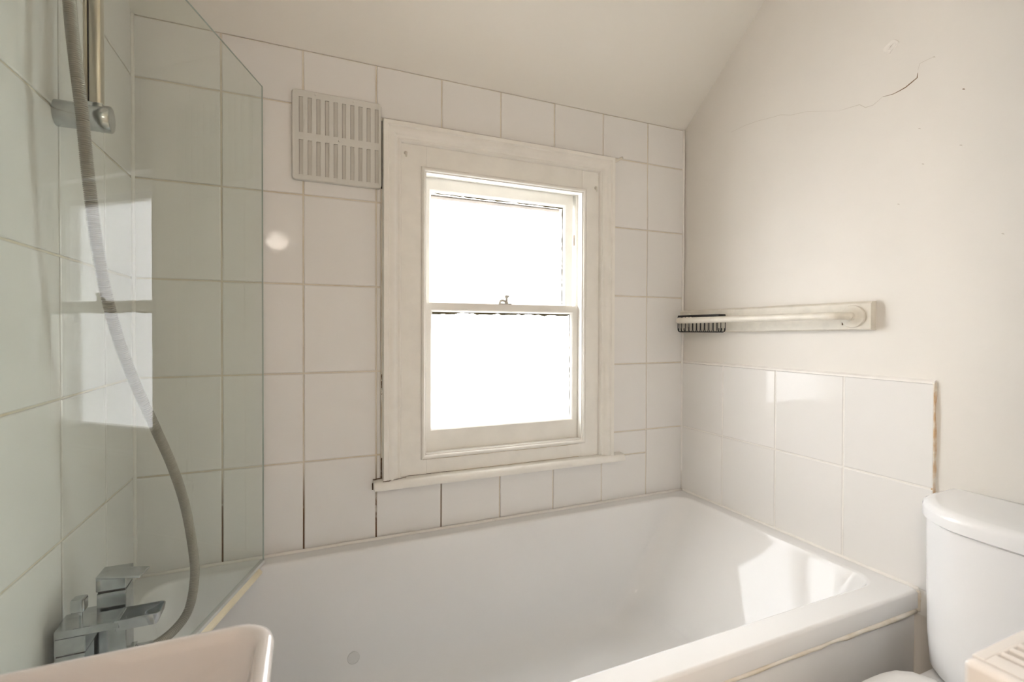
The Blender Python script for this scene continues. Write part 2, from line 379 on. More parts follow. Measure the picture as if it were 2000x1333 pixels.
# flat lining board, parted like joinery: head, two jambs, bottom board
OX0, OX1, OZ0, OZ1 = .547, 1.114, .795, 1.669              # clear opening inside the bead
bm = bmesh.new(); box(bm, .468, OX0+.004, -.003, .022, AZ0, 1.75, bev=.0012); obj('jamb_board', bm, 'paint', win)
bm = bmesh.new(); box(bm, OX1-.004, 1.186, -.003, .022, AZ0, 1.75, bev=.0012); obj('jamb_board', bm, 'paint', win)
bm = bmesh.new(); box(bm, OX0+.004, OX1-.004, -.003, .022, OZ1-.004, 1.75, bev=.0008); obj('head_board', bm, 'paint', win)
bm = bmesh.new(); box(bm, OX0+.004, OX1-.004, -.003, .022, AZ0, OZ0+.004, bev=.0008); obj('bottom_board', bm, 'paint', win)
# staff bead, half-round, mitred on four sides
BP = [(-.013, .0), (-.013, -.004), (-.0115, -.0072), (-.0085, -.0092), (-.005, -.0092), (-.002, -.0075), (-.0003, -.0045), (0, 0), (0, .020), (-.013, .020)]
def bead_loop(c):
    out = []
    for d, y in BP:
        x = OX0+d if c in (0, 3) else OX1-d; z = OZ0+d if c in (0, 1) else OZ1-d
        out.append((x, y, z))
    return out
for a, b in ((0, 1), (1, 2), (2, 3), (3, 0)):
    bm = bmesh.new(); rings(bm, [bead_loop(a), bead_loop(b)], cap0=True, cap1=True); obj('staff_bead', bm, 'paint', win, auto=40)
# box frame behind (sash channels)
bm = bmesh.new()
frame4(bm, .45, 1.205, .74, 1.78, .538, 1.128, .790, 1.682, .018, .104)
obj('sash_box', bm, 'paint', win)
bm = bmesh.new(); frame4(bm, .530, 1.136, .785, 1.69, .546, 1.119, .797, 1.674, .052, .060); obj('parting_bead', bm, 'paint', win)
# sashes
ls = bmesh.new(); frame4(ls, .5395, 1.1255, .796, 1.2680, .5775, 1.083, .871, 1.2395, .0215, .050, cham=.007)
lso = obj('lower_sash', ls, 'paint', win)
us = bmesh.new(); frame4(us, .5395, 1.1120, 1.240, 1.681, .5840, 1.077, 1.277, 1.629, .0625, .094, cham=.008)
uso = obj('upper_sash', us, 'paint', win)
for par, a in ((lso, (.574, 1.0865, .034, .038, .8675, 1.243)), (uso, (.580, 1.081, .076, .080, 1.273, 1.633))):
    bm = bmesh.new(); box(bm, *a); o = obj('pane', bm, 'obscure'); o.parent = par
# grubby line where putty meets the glass
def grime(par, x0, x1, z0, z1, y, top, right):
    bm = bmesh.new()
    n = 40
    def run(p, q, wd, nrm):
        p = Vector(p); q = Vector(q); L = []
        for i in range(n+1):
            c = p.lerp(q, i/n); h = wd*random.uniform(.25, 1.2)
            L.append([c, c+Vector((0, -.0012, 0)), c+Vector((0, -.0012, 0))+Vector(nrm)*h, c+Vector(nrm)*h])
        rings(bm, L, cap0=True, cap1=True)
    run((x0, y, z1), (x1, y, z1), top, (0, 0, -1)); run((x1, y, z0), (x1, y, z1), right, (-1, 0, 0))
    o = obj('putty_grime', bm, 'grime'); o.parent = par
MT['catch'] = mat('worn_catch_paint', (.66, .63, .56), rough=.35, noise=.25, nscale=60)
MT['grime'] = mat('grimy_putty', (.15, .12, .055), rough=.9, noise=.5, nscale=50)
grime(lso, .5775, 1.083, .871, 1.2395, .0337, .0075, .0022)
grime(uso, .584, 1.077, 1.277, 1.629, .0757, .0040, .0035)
# fastener on the meeting rail
ft = thing('sash_fastener', 'small white sash fastener standing on the middle rail of the window', 'fastener', (.827, .03, 1.268))
bm = bmesh.new(); box(bm, .803, .850, .0225, .046, 1.2678, 1.2715, bev=.001); obj('base_plate', bm, 'catch', ft)
bm = bmesh.new(); lathe(bm, [(.0062, 0), (.0060, .006), (.0045, .010), (.0045, .018), (.0088, .0235), (.0098, .0265), (.0085, .029), (0, .030)], (.835, .030, 1.2708), n=14); obj('knob', bm, 'catch', ft, smooth=True)
bm = bmesh.new(); tube(bm, [(.8345, .030, 1.274), (.826, .030, 1.2805), (.819, .030, 1.2820), (.8125, .030, 1.2795), (.8095, .030, 1.2720)], .0048, n=8); obj('arm', bm, 'catch', ft, smooth=True)
# sill
bm = bmesh.new()
SP = [(.02, .7095), (-.026, .7085), (-.0315, .7105), (-.0335, .716), (-.0325, .724), (-.029, .731), (-.023, .7345), (.02, .7375)]
rings(bm, [[(x, y, z) for y, z in SP] for x in (.3905, 1.2805)], cap0=True, cap1=True)
bmesh.ops.bevel(bm, geom=[e for e in bm.edges if abs(e.verts[0].co.x-e.verts[1].co.x) < 1e-5], offset=.002, segments=2, affect='EDGES')
obj('sill', bm, 'paint', win, auto=45, wn=True)
# painted-over hook stubs, gap dirt and fillers
for x, z in ((.4865, 1.716), (1.1655, 1.690)):
    bm = bmesh.new(); lathe(bm, [(.0055, 0), (.005, .004), (.003, .008), (0, .0095)], (x, -.003, z), (0, -1, 0), n=9); tube(bm, [(x, -.009, z), (x+.001, -.0105, z-.007), (x, -.010, z-.013)], .0028, n=7); obj('hook_stub', bm, 'paint_old', win, smooth=True)
def filler(name, p0, p1, r, m, par=win, jit=.0006): return strip(name, p0, p1, r, m, par, n=26, jit=jit)
filler('top_filler', (AX0+.004, -.004, 1.8045), (AX1, -.004, 1.8045), .0046, 'ochre')
filler('gap_dirt', (AX0-.0008, -.0012, 1.60), (AX0-.0008, -.0012, 1.80), .0022, 'dark')
filler('gap_dirt', (AX0-.0008, -.0008, .738), (AX0-.0008, -.0008, .80), .0024, 'rust')
filler('gap_dirt', (AX0-.0008, -.0008, .985), (AX0-.0008, -.0008, 1.05), .0020, 'rust')
filler('gap_sealant', (AX0-.001, .0005, .74), (AX0-.001, .0005, 1.6), .0028, 'caulk_old')
filler('gap_sealant', (AX1+.001, .0005, .735), (AX1+.001, .0005, 1.80), .0030, 'caulk')
filler('sill_dirt', (.4175, -.0262, .7355), (.437, -.0262, .7357), .0011, 'rust'); filler('sill_dirt', (.437, -.0235, .7355), (.486, -.013, .7365), .0006, 'rust')
filler('sill_dirt', (.486, -.0038, .7372), (.62, -.0038, .7372), .0005, 'rust'); filler('sill_stain', (.62, -.0034, .737), (1.10, -.0034, .737), .0007, 'ochre')
filler('bead_stain', (.54, -.0035, .7815), (1.10, -.0035, .7815), .0008, 'ochre')
filler('sill_mould', (.3893, -.0045, .7085), (.3893, -.0045, .728), .0020, 'rust')
filler('sill_mould', (.3905, -.003, .7368), (.413, -.002, .739), .0012, 'rust')
bm = bmesh.new(); box(bm, 1.1275, 1.1287, .066, .082, 1.495, 1.535); obj('pulley_slot', bm, 'rust', win)
pg = thing('cable_stub', 'short painted cable stub poking out beside the top corner of the window frame', 'cable', (1.236, -.012, 1.79))
bm = bmesh.new(); tube(bm, [(1.232, -.010, 1.788), (1.242, -.013, 1.792), (1.254, -.016, 1.798), (1.268, -.018, 1.806)], lambda i: (.006, .0055, .005, .0045)[i], n=9); obj('stub', bm, 'paint_old', pg, smooth=True)
bm = bmesh.new(); lathe(bm, [(.0046, 0), (.0046, .002), (.003, .0028), (0, .003)], (1.268, -.018, 1.806), (.8, -.1, .5), n=9); obj('cut_end', bm, 'grey', pg)

# ------------------------------------------------------------------ wall vent
vt = thing('vent_cover', 'square grey-white plastic vent cover with two rows of slots on the tiles', 'vent', (.295, 0, 1.597))
VX0, VX1, VZ0, VZ1 = .1705, .4145, 1.597, 1.847
bm = bmesh.new()
P = .0228; sx0 = VX0+.0185; sw = .0108
sl = [(sx0+P*i, sx0+P*i+sw) for i in range(10)]
zr = [(VZ0+.0155, VZ0+.1115), (VZ0+.1325, VZ0+.2300)]
xs = [VX0+.004] + [v for s in sl for v in s] + [VX1-.004]; zs = [VZ0+.004, zr[0][0], zr[0][1], zr[1][0], zr[1][1], VZ1-.004]
Fv = {}; Bv = {}
for i, x in enumerate(xs):
    for j, z in enumerate(zs): Fv[i, j] = bm.verts.new((x, -.0105, z)); Bv[i, j] = bm.verts.new((x, -.0065, z))
for i in range(len(xs)-1):
    for j in range(len(zs)-1):
        q = [(i, j), (i+1, j), (i+1, j+1), (i, j+1)]
        if i % 2 == 1 and j in (1, 3):
            for a, b in zip(q, q[1:]+q[:1]): bm.faces.new((Fv[a], Fv[b], Bv[b], Bv[a]))
        else: bm.faces.new([Fv[k] for k in q])
obj('slotted_plate', bm, 'vent', vt)
bm = bmesh.new()        # rounded surround running back to the tiles
n = 6
inner = rrect(VX0+.004, VX1-.004, VZ0+.004, VZ1-.004, .004, 0, n); outer = rrect(VX0, VX1, VZ0, VZ1, .011, 0, n); mid = rrect(VX0+.0012, VX1-.0012, VZ0+.0012, VZ1-.0012, .010, 0, n)
ins = rrect(VX0+.0045, VX1-.0045, VZ0+.0045, VZ1-.0045, .0001, 0, n)
sw2 = lambda l, y: [(p.x, y, p.y) for p in l]
rings(bm, [sw2(ins, -.01045), sw2(inner, -.0105), sw2(mid, -.0098), sw2(outer, -.0075), sw2(outer, .001)]); obj('surround', bm, 'vent', vt, auto=50)
bm = bmesh.new(); box(bm, VX0+.006, VX1-.006, -.0082, -.0045, VZ0+.006, VZ1-.006); obj('fly_screen', bm, 'mesh', vt)
bm = bmesh.new()        # fine holes along one side of each slot
for a, b in sl:
    for z0, z1 in zr:
        k = 24
        for i in range(k):
            zc = z0+(z1-z0)*(i+.5)/k; box(bm, a+.0002, a+.0014, -.0086, -.0081, zc-.0009, zc+.0009)
o = obj('screen_holes', bm, 'dark', vt); o['kind'] = 'stuff'
for x, z in ((.232, VZ1-.009), (.335, VZ1-.0095), (.295, VZ0+.122)):
    bm = bmesh.new(); lathe(bm, [(.0028, 0), (.0026, .0006), (0, .001)], (x, -.0105, z), (0, -1, 0), n=10); obj('screw_cap', bm, 'vent', vt)

# ------------------------------------------------------------------ bathtub
tb = thing('bathtub', 'white acrylic bathtub under the window with a plain side panel', 'bathtub', (.69, -.385, 0))
RZ = .56; TX0, TX1, TY0, TY1 = XL+.002, RT-.001, -.767, -.002
NS = 10
lo = []
def L4(x0, x1, y0, y1, r, z): lo.append(rrect(x0, x1, y0, y1, r, z, NS))
L4(TX0, TX1, TY0+.004, TY1, .006, .513); L4(TX0, TX1, TY0, TY1, .006, .517); L4(TX0, TX1, TY0, TY1, .008, .5535)
L4(TX0+.0015, TX1-.0015, TY0+.0025, TY1-.001, .009, .5578); L4(TX0+.005, TX1-.004, TY0+.0075, TY1-.003, .010, .5600)
IX0, IX1, IY0, IY1 = -.138, 1.522, -.703, -.056
L4(IX0-.010, IX1+.010, IY0-.008, IY1+.008, .063, .5600); L4(IX0-.003, IX1+.003, IY0-.0025, IY1+.0025, .058, .5585); L4(IX0, IX1, IY0, IY1, .056, .5545)
L4(IX0+.004, IX1-.006, IY0+.003, IY1-.003, .056, .545)
for t in (.1, .22, .35, .48, .6, .7, .78):
    z = .545-.36*t
    L4(IX0+.004+.10*t, IX1-.006-.30*t, IY0+.003+.040*t, IY1-.003-.040*t, .056+.02*t, z)
bx0, bx1, by0, by1 = IX0+.004+.10*.78, IX1-.006-.30*.78, IY0+.003+.040*.78, IY1-.003-.040*.78; bz = .545-.36*.78
for k in range(1, 8):
    a = math.radians(90*k/7); rr = .075
    L4(bx0+rr*(1-math.cos(a))+.012*k/7, bx1-rr*(1-math.cos(a))-.045*k/7, by0+rr*(1-math.cos(a))+.008*k/7, by1-rr*(1-math.cos(a))-.008*k/7, max(.04, .072-.003*k), bz-rr*math.sin(a))
x0, x1, y0, y1 = bx0+rr+.012, bx1-rr-.045, by0+rr+.008, by1-rr-.008; fz = bz-rr
L4(x0+.08, x1-.08, y0+.07, y1-.07, .05, fz-.004); L4((x0+x1)/2-.3, (x0+x1)/2+.3, (y0+y1)/2-.06, (y0+y1)/2+.06, .03, fz-.006)
bm = bmesh.new(); rings(bm, lo, cap1=True)
me_o = obj('shell', bm, 'tub', tb, auto=60, wn=True)
bm = bmesh.new()
box(bm, TX0+.004, TX1+.006, -.757, -.740, .005, .509, bev=.006, seg=3); obj('side_panel', bm, 'apron', tb, auto=40, wn=True)
# sealant between lip and panel, and along the tiled walls
bm = bmesh.new(); n = 60
tube(bm, [(TX0+.01+(TX1-TX0-.02)*i/n, -.7625-random.uniform(0, .0012), .5105+random.uniform(-.0012, .0008)-.0012*max(0, (i-48)/12)) for i in range(n+1)], lambda i: .0050*random.uniform(.8, 1.15)+(.0018 if i > 50 else 0), n=8); obj('panel_sealant', bm, 'caulk_old', tb, smooth=True)
bm = bmesh.new(); tube(bm, [(.25+1.31*i/60, -.7600, .5040+random.uniform(-.0009, .0006)) for i in range(61)], lambda i: .0013*random.uniform(.3, 1.2), n=6); obj('panel_gap', bm, 'rust', tb)
strip('sealant', (TX0, -.0060, RZ+.0005), (TX1, -.0060, RZ+.0005), .0058, 'caulk', tb, n=40, jit=.0002)
strip('sealant', (TX1+.0005, -.003, RZ+.0005), (TX1+.0005, TY0+.002, RZ+.0005), .0054, 'caulk', tb, n=30, jit=.0002)
strip('sealant', (TX0+.001, -.003, RZ+.0005), (TX0+.001, TY0+.002, RZ+.0005), .0054, 'caulk', tb, n=30, jit=.0002)
strip('end_sealant', (TX1, TY0+.004, RZ-.002), (TX1+.002, TY0+.004, .508), .0065, 'caulk_old', tb, n=10, jit=.0012)
bm = bmesh.new(); lathe(bm, [(.0165, -.004), (.0165, .0004), (.0150, .0006), (0, .0006)], (.3262, -.0886, .2786), (0, -1, .11), n=24); obj('blanking_cap', bm, mat('tub_cap', (.75, .745, .73), rough=.25), tb, smooth=True)

# ------------------------------------------------------------------ shower screen
ss = thing('shower_screen', 'frameless clear glass shower screen swung in across the bath', 'shower screen', (-.165, -.760, .56))
E1 = Vector((.0997, -.0337, 0)); E0 = Vector((-.165, -.760, 0)); dv = (E1-E0).normalized(); nv = Vector((dv.y, -dv.x, 0))   # nv points towards the bath side facing the room
def slab(bm, a, b, t0, t1, z0, z1):
    c = [a+nv*t0, b+nv*t0, b+nv*t1, a+nv*t1]
    vs = [bm.verts.new((p.x, p.y, z)) for z in (z0, z1) for p in c]
    fs = [bm.faces.new([vs[i] for i in q]) for q in ((3, 2, 1, 0), (4, 5, 6, 7), (0, 1, 5, 4), (1, 2, 6, 5), (2, 3, 7, 6), (3, 0, 4, 7))]
    return fs
bm = bmesh.new(); fs = slab(bm, E0+dv*.004, E1, -.002, .002, .568, 1.8235)
for i in (0, 1, 3, 5): fs[i].material_index = 1
o = obj('glass_pane', bm, None, ss); o.data.materials.append(MT['glass']); o.data.materials.append(MT['glass_edge'])
bm = bmesh.new(); slab(bm, E0+dv*.01, E1-dv*.004, -.0055, .0055, .5612, .5690); obj('seal_channel', bm, mat('cloudy_seal', (.62, .64, .63), rough=.25), ss)
bm = bmesh.new()
a = E0+dv*.09; b = E1-dv*.034
loops = []
for i in range(25):
    p = a.lerp(b, i/24); q = p+nv*.0035; r = p+nv*.0125
    loops.append([(q.x, q.y, .5615), (r.x, r.y, .5525), (r.x, r.y, .5475), (q.x, q.y, .5560)])
rings(bm, loops, cap0=True, cap1=True); obj('seal_fin', bm, 'seal_y', ss)
bm = bmesh.new()
box(bm, XL+.001, XL+.030, -.776, -.744, .565, 1.8235, bev=.003); obj('wall_profile', bm, 'chrome', ss, auto=40)

# ------------------------------------------------------------------ shower rail
sr = thing('shower_rail', 'chrome shower riser rail on the tiled wall with an oval end bracket', 'shower rail', (XL, -.386, 1.553))
RY, RZB = -.386, 1.5525
bm = bmesh.new()
def ell(x, a, b, n=28): return [(x, RY+a*math.cos(k*math.tau/n), RZB+b*math.sin(k*math.tau/n)) for k in range(n)]
rings(bm, [ell(XL, .0185, .0225), ell(XL+.062, .0185, .0225)], cap0=True, cap1=True); obj('bracket', bm, 'chrome', sr, auto=40)
bm = bmesh.new(); rings(bm, [ell(XL+.0612, .0190, .0232), ell(XL+.0755, .0190, .0232), ell(XL+.0775, .0178, .022), ell(XL+.078, .015, .019)], cap0=True, cap1=True); obj('end_cap', bm, 'chrome', sr, auto=40)
bm = bmesh.new(); rings(bm, [ell(XL+.0606, .0180, .022), ell(XL+.0615, .0180, .022)], cap0=True, cap1=True); obj('dirt_line', bm, 'ochre', sr)
bm = bmesh.new(); box(bm, XL+.037, XL+.068, RY-.0125, RY+.0125, RZB+.012, RZB+.0245, bev=.003); obj('rail_socket', bm, 'chrome', sr, auto=40)
bm = bmesh.new(); box(bm, XL+.0475, XL+.0650, RY-.0095, RY+.0095, RZB+.018, 2.18, bev=.003); obj('rail', bm, 'rail', sr, auto=40)
bm = bmesh.new(); box(bm, XL+.0395, XL+.0455, RY-.0085, RY+.0085, RZB+.018, 2.18, bev=.0015); obj('rail', bm, 'rail', sr, auto=40)
bm = bmesh.new(); box(bm, XL+.0450, XL+.0480, RY-.006, RY+.006, RZB+.018, 2.18); obj('rail_groove', bm, 'dark', sr)
bm = bmesh.new(); box(bm, XL, XL+.062, RY-.016, RY+.016, 2.165, 2.2, bev=.004); obj('top_bracket', bm, 'chrome', sr, auto=40)
sh = thing('shower_handset', 'chrome shower handset in its slider on the riser rail', 'shower handset', (-.12, -.43, 1.93))
bm = bmesh.new(); box(bm, XL+.036, XL+.085, RY-.045, RY+.016, 1.955, 1.995, bev=.006); obj('slider', bm, 'chrome', sh, auto=40)
bm = bmesh.new(); hp = [px(133, -40, .765), px(131, -75, .775), px(131, -110, .79), px(133, -170, .80)]
tube(bm, hp, lambda i: (.010, .012, .013, .014)[i], n=14); obj('handle', bm, 'chrome', sh, smooth=True)

# ------------------------------------------------------------------ shower hose (ribbed)
HP = [(133, -45, .765), (135, 0, .762), (145, 100, .765), (160, 220, .772), (172, 340, .785), (190, 480, .803), (216, 610, .832), (254, 725, .872), (304, 838, .915), (336, 910, .945), (362, 990, .975), (378, 1080, 1.0), (380, 1132, 1.003), (369, 1190, .99), (342, 1230, .955), (300, 1262, .905), (262, 1272, .875)]
cp = spline([px(*h) for h in HP], 40)
d = [0]
for a, b in zip(cp, cp[1:]): d.append(d[-1]+(b-a).length)
step = .00085; tot = d[-1]; N = int(tot/step); pts = []; j = 0
for i in range(N+1):
    s = min(i*step, tot-1e-6)
    while d[j+1] < s: j += 1
    pts.append(cp[j].lerp(cp[j+1], (s-d[j])/(d[j+1]-d[j])))
hr = .0092
hs = thing('shower_hose', 'ribbed metal shower hose hanging down behind the glass to the mixer tap', 'shower hose', tuple(pts[-1]))
bm = bmesh.new(); tube(bm, pts, lambda i: hr*(.80, .97, 1.0, .97)[i % 4], n=14); obj('ribbed_tube', bm, 'hose', hs, auto=50)
bm = bmesh.new(); tube(bm, pts[-36:], hr*1.25, n=12); obj('hose_nut', bm, 'chrome', hs, auto=40)

# ------------------------------------------------------------------ mixer tap
tp = thing('bath_mixer_tap', 'square chrome waterfall bath mixer tap with flat lever on the bath end', 'tap', (-.15, -.42, .56))
def tb_(name, *a, bev=.0015, m='chrome'): bm = bmesh.new(); box(bm, *a, bev=bev); return obj(name, bm, m, tp, auto=35, wn=True)
tb_('body', -.1785, -.137, -.447, -.350, .645, .673, bev=.002)
tb_('leg', -.1775, -.138, -.4465, -.408, .5605, .6435); tb_('leg', -.1775, -.138, -.389, -.352, .5605, .6435)
tb_('seam', -.1765, -.139, -.4455, -.352, .6433, .6455, bev=0, m='dark')
tb_('spout_plate', -.1785, -.0915, -.4475, -.4045, .6735, .6865, bev=.0015)
bm = bmesh.new()           # open waterfall trough with rounded nose
def tl(x0, x1, y0, y1, r, z): return rrect(x0, x1, y0, y1, (r, .001, .001, r), z, 5)
rings(bm, [tl(-.098, -.039, -.4405, -.4115, .006, .6655), tl(-.098, -.034, -.4465, -.4055, .009, .6770), tl(-.098, -.0325, -.4480, -.4040, .010, .6870), tl(-.0950, -.0345, -.4458, -.4062, .008, .6872), tl(-.0945, -.0352, -.4450, -.4070, .008, .6780), tl(-.0920, -.0385, -.4420, -.4100, .006, .6690)], cap0=True, cap1=True)
obj('spout_trough', bm, 'chrome', tp, auto=28, wn=True)
tb_('column', -.138, -.0955, -.398, -.357, .585, .7150)
tb_('column_gap', -.1365, -.0970, -.3965, -.3585, .7145, .7190, bev=0, m='dark')
lv = tb_('lever_block', -.139, -.0950, -.399, -.358, .7185, .7455)
bm = bmesh.new()
V = [(-.1365, -.4075, .7455), (-.0660, -.4320, .7465), (-.0600, -.3960, .7465), (-.1285, -.3730, .7455)]
rings(bm, [V, [(x, y, z+.0042) for x, y, z in V]], cap0=True, cap1=True); bmesh.ops.bevel(bm, geom=bm.edges[:], offset=.001, segments=1, affect='EDGES'); obj('lever_plate', bm, 'chrome', lv)
tb_('diverter_rod', -.1535, -.1485, -.4255, -.4205, .686, .7060, bev=.0012)
tb_('diverter_knob', -.1625, -.1425, -.4345, -.4145, .7045, .7275, bev=.0035)
tb_('flange', -.140, -.088, -.404, -.350, .5790, .5850, bev=.001); tb_('flange', -.138, -.091, -.402, -.352, .5900, .5935, bev=.001)
tb_('wall_union', XL, -.138, -.392, -.362, .648, .672)

# ------------------------------------------------------------------ grab rail on its board
gr = thing('grab_rail', 'cream painted grab rail on a wooden board along the plastered wall', 'grab rail', (XR, -.35, 1.22))
bm = bmesh.new()
yb0, yb1 = -.664, -.004
n = 24; loops = []
for i in range(n+1):
    y = yb1+(yb0-yb1)*i/n; j = random.uniform(-.0006, .0006)
    z1 = 1.2600+j; z0 = 1.1740+.011*i/n
    loops.append([(XR+.002, y, z0), (XR-.019, y, z0), (XR-.0225, y, z0+.0035), (XR-.0225, y, z1-.006), (XR-.016, y, z1), (XR+.002, y, z1+.001)])
rings(bm, loops, cap0=True, cap1=True)
obj('mounting_board', bm, 'paint_old', gr, auto=45)
bx = XR-.0225; BX = 1.502
bm = bmesh.new()
arc = [(bx, -.622, 1.222)] + [(BX+.032-.032*math.sin(math.radians(a)), -.622+.032*(1-math.cos(math.radians(a))), 1.222) for a in range(0, 91, 15)]
arc2 = [(BX+.022-.022*math.sin(math.radians(a)), -.064+.022*math.cos(math.radians(a))-.0, 1.2195) for a in range(90, -1, -15)]
arc2 = [(x, -.042-(.022-(y+.064)), z) for x, y, z in arc2]
mid = [(BX, -.59+(.59-.10)*i/10, 1.222-.0025*i/10) for i in range(11)]
tube(bm, arc+mid+arc2+[(bx, arc2[-1][1], 1.2195)], .0108, n=14); obj('bar', bm, 'paint_old', gr, smooth=True)
for y in (-.622, arc2[-1][1]):
    bm = bmesh.new(); lathe(bm, [(.0300, -.001), (.0300, .0035), (.0285, .006), (.018, .0085), (.0125, .013), (.0115, .02)], (bx, y if y < -.1 else -.040, 1.221), (-1, 0, 0), n=28); obj('rose', bm, 'paint_old', gr, auto=40)
bm = bmesh.new(); box(bm, XR-.0235, XR-.0222, -.597, -.594, 1.198, 1.205); obj('paint_nick', bm, 'rust', gr)

# ------------------------------------------------------------------ black wire soap basket
sb = thing('soap_basket', 'black wire soap basket hung between the grab rail and its board', 'basket', (1.533, -.13, 1.175))
kx0, kx1, ky0, ky1, kz0, kz1 = 1.5165, 1.5545, -.222, -.030, 1.179, 1.2365
bm = bmesh.new(); l0 = rrect(kx0, kx1, ky0, ky1, .008, kz1-.004, 4); l1 = rrect(kx0, kx1, ky0, ky1, .008, kz1+.003, 4)
i0 = rrect(kx0+.002, kx1-.002, ky0+.002, ky1-.002, .007, kz1+.003, 4); i1 = rrect(kx0+.002, kx1-.002, ky0+.002, ky1-.002, .007, kz1-.004, 4)
R = rings(bm, [l0, l1, i0, i1]); nn = len(l0)
for i in range(nn): bm.faces.new((R[3][i], R[3][(i+1) % nn], R[0][(i+1) % nn], R[0][i]))
obj('rim_band', bm, 'wire', sb)
for i in range(11):
    y = ky0+.004+(ky1-ky0-.008)*i/10
    bm = bmesh.new(); tube(bm, [(kx0+.0015, y, kz1), (kx0+.0015, y, kz0+.006), (kx0+.004, y, kz0+.001), (kx0+.008, y, kz0), (kx1-.008, y, kz0), (kx1-.004, y, kz0+.001), (kx1-.0015, y, kz0+.006), (kx1-.0015, y, kz1)], .0013, n=6); obj('wire', bm, 'wire', sb, smooth=True)
for x in (kx0+.006, (kx0+kx1)/2, kx1-.006):
    bm = bmesh.new(); tube(bm, [(x, ky0+.003, kz0+.012), (x, ky0+.003, kz0+.004), (x, ky0+.008, kz0-.0015), (x, ky1-.008, kz0-.0015), (x, ky1-.003, kz0+.004), (x, ky1-.003, kz0+.012)], .0016, n=6); obj('wire', bm, 'wire', sb, smooth=True)

# ------------------------------------------------------------------ toilet
to = thing('toilet', 'white close-coupled toilet with curved cistern beside the bath', 'toilet', (1.30, -1.008, 0))
YT = -1.008
def dloop(xf, xb, hw, rf, rb, z, bow=0., n=8):
    l = rrect(xf, xb, YT-hw, YT+hw, (rb, rf, rf, rb), z, n)
    out = []
    m2 = []
    for i, p in enumerate(l):
        m2.append(p); q = l[(i+1) % len(l)]
        if abs(p.x-q.x) < 1e-6 and (p-q).length > .03:
            m2 += [p.lerp(q, k/8) for k in range(1, 8)]
    for p in m2:
        f = max(0, 1-(p.x-xf)/(xb-xf)); t = (p.y-YT)/hw
        out.append(Vector((p.x-bow*(1-t*t)*f, p.y, p.z)))
    return out
xb = XR-.004
bm = bmesh.new()
rings(bm, [dloop(1.419, xb, .163, .10, .01, .456), dloop(1.402, xb, .173, .108, .01, .462, .008), dloop(1.393, xb, .178, .11, .01, .476, .012), dloop(1.388, xb, .181, .11, .01, .55, .016), dloop(1.385, xb, .1835, .11, .01, .788, .02), dloop(1.388, xb, .181, .11, .01, .7905, .02)], cap0=True, cap1=True)
obj('cistern', bm, 'ceramic', to, auto=50, wn=True)
bm = bmesh.new()
rings(bm, [dloop(1.382, xb, .1835, .112, .008, .7895, .02), dloop(1.377, xb, .188, .115, .008, .7935, .02), dloop(1.377, xb, .188, .115, .008, .811, .02), dloop(1.3805, xb, .186, .113, .008, .8185, .02), dloop(1.3875, xb, .180, .11, .008, .8235, .02), dloop(1.40, xb-.004, .170, .10, .008, .8258, .02), dloop(1.43, xb-.02, .14, .08, .008, .8264, .01)], cap0=True, cap1=True)
obj('cistern_lid', bm, 'ceramic', to, auto=50, wn=True)
def seat(z, xf, xk, hw, n=40):
    out = []
    for k in range(n):
        a = k*math.tau/n; c, s = math.cos(a), math.sin(a)
        e = 2.2 if c < 0 else 5.0
        r = (abs(c)**e+abs(s)**e)**(-1/e); xc = xk-.16
        out.append(Vector((xc+(r*c*.16 if c > 0 else r*c*(xc-xf)), YT+r*s*hw, z)))
    return out
bm = bmesh.new()
rings(bm, [seat(.003, 1.06, 1.52, .10), seat(.12, 1.07, 1.53, .095), seat(.27, 1.03, 1.54, .12), seat(.38, .96, 1.55, .165), seat(.435, .935, 1.555, .163), seat(.452, .935, 1.555, .163), seat(.4545, .945, 1.548, .155)], cap0=True, cap1=True)
obj('pan', bm, 'ceramic', to, auto=50, wn=True)
bm = bmesh.new(); rings(bm, [seat(.4548, .945, 1.362, .160), seat(.457, .935, 1.367, .167), seat(.468, .933, 1.369, .169), seat(.4705, .938, 1.366, .165)], cap0=True, cap1=True); obj('seat', bm, 'seat', to, auto=50, wn=True)
bm = bmesh.new(); rings(bm, [seat(.4712, .94, 1.364, .164), seat(.473, .931, 1.371, .171), seat(.483, .931, 1.371, .171), seat(.4885, .937, 1.366, .166), seat(.4912, .955, 1.350, .150), seat(.4925, 1.0, 1.30, .10)], cap0=True, cap1=True); obj('seat_lid', bm, 'seat', to, auto=50, wn=True)
for y in (-.07, .07):
    bm = bmesh.new(); lathe(bm, [(.013, 0), (.013, .02), (.010, .024), (0, .025)], (1.383, YT+y, .4546), n=14); obj('hinge_cap', bm, 'seat', to, auto=40)

# ------------------------------------------------------------------ radiator
ra = thing('radiator', 'white panel radiator with slotted top grille below the doorway wall', 'radiator', (1.06, -1.235, .52))
RX0, RX1, RYF, RYB, RZ0, RZ1 = .7607, 1.33, -1.1827, -1.2855, .52, .88
def rb_(name, *a, bev=.002, seg=3, m='rad'): bm = bmesh.new(); box(bm, *a, bev=bev, seg=seg); return obj(name, bm, m, ra, auto=40, wn=True)
rb_('end_panel', RX0, RX0+.016, RYB, RYF, RZ0, RZ1, bev=.006); rb_('end_panel', RX1-.016, RX1, RYB, RYF, RZ0, RZ1, bev=.006)
rb_('front_panel', RX0+.012, RX1-.012, RYF-.012, RYF-.001, RZ0, RZ1-.0085); rb_('back_panel', RX0+.012, RX1-.012, RYB+.0005, RYB+.010, RZ0, RZ1-.0085)
rb_('core', RX0+.016, RX1-.016, RYB+.016, RYF-.018, RZ0+.02, RZ1-.045, m=mat('shaded_fins', (.55, .53, .50), rough=.5))
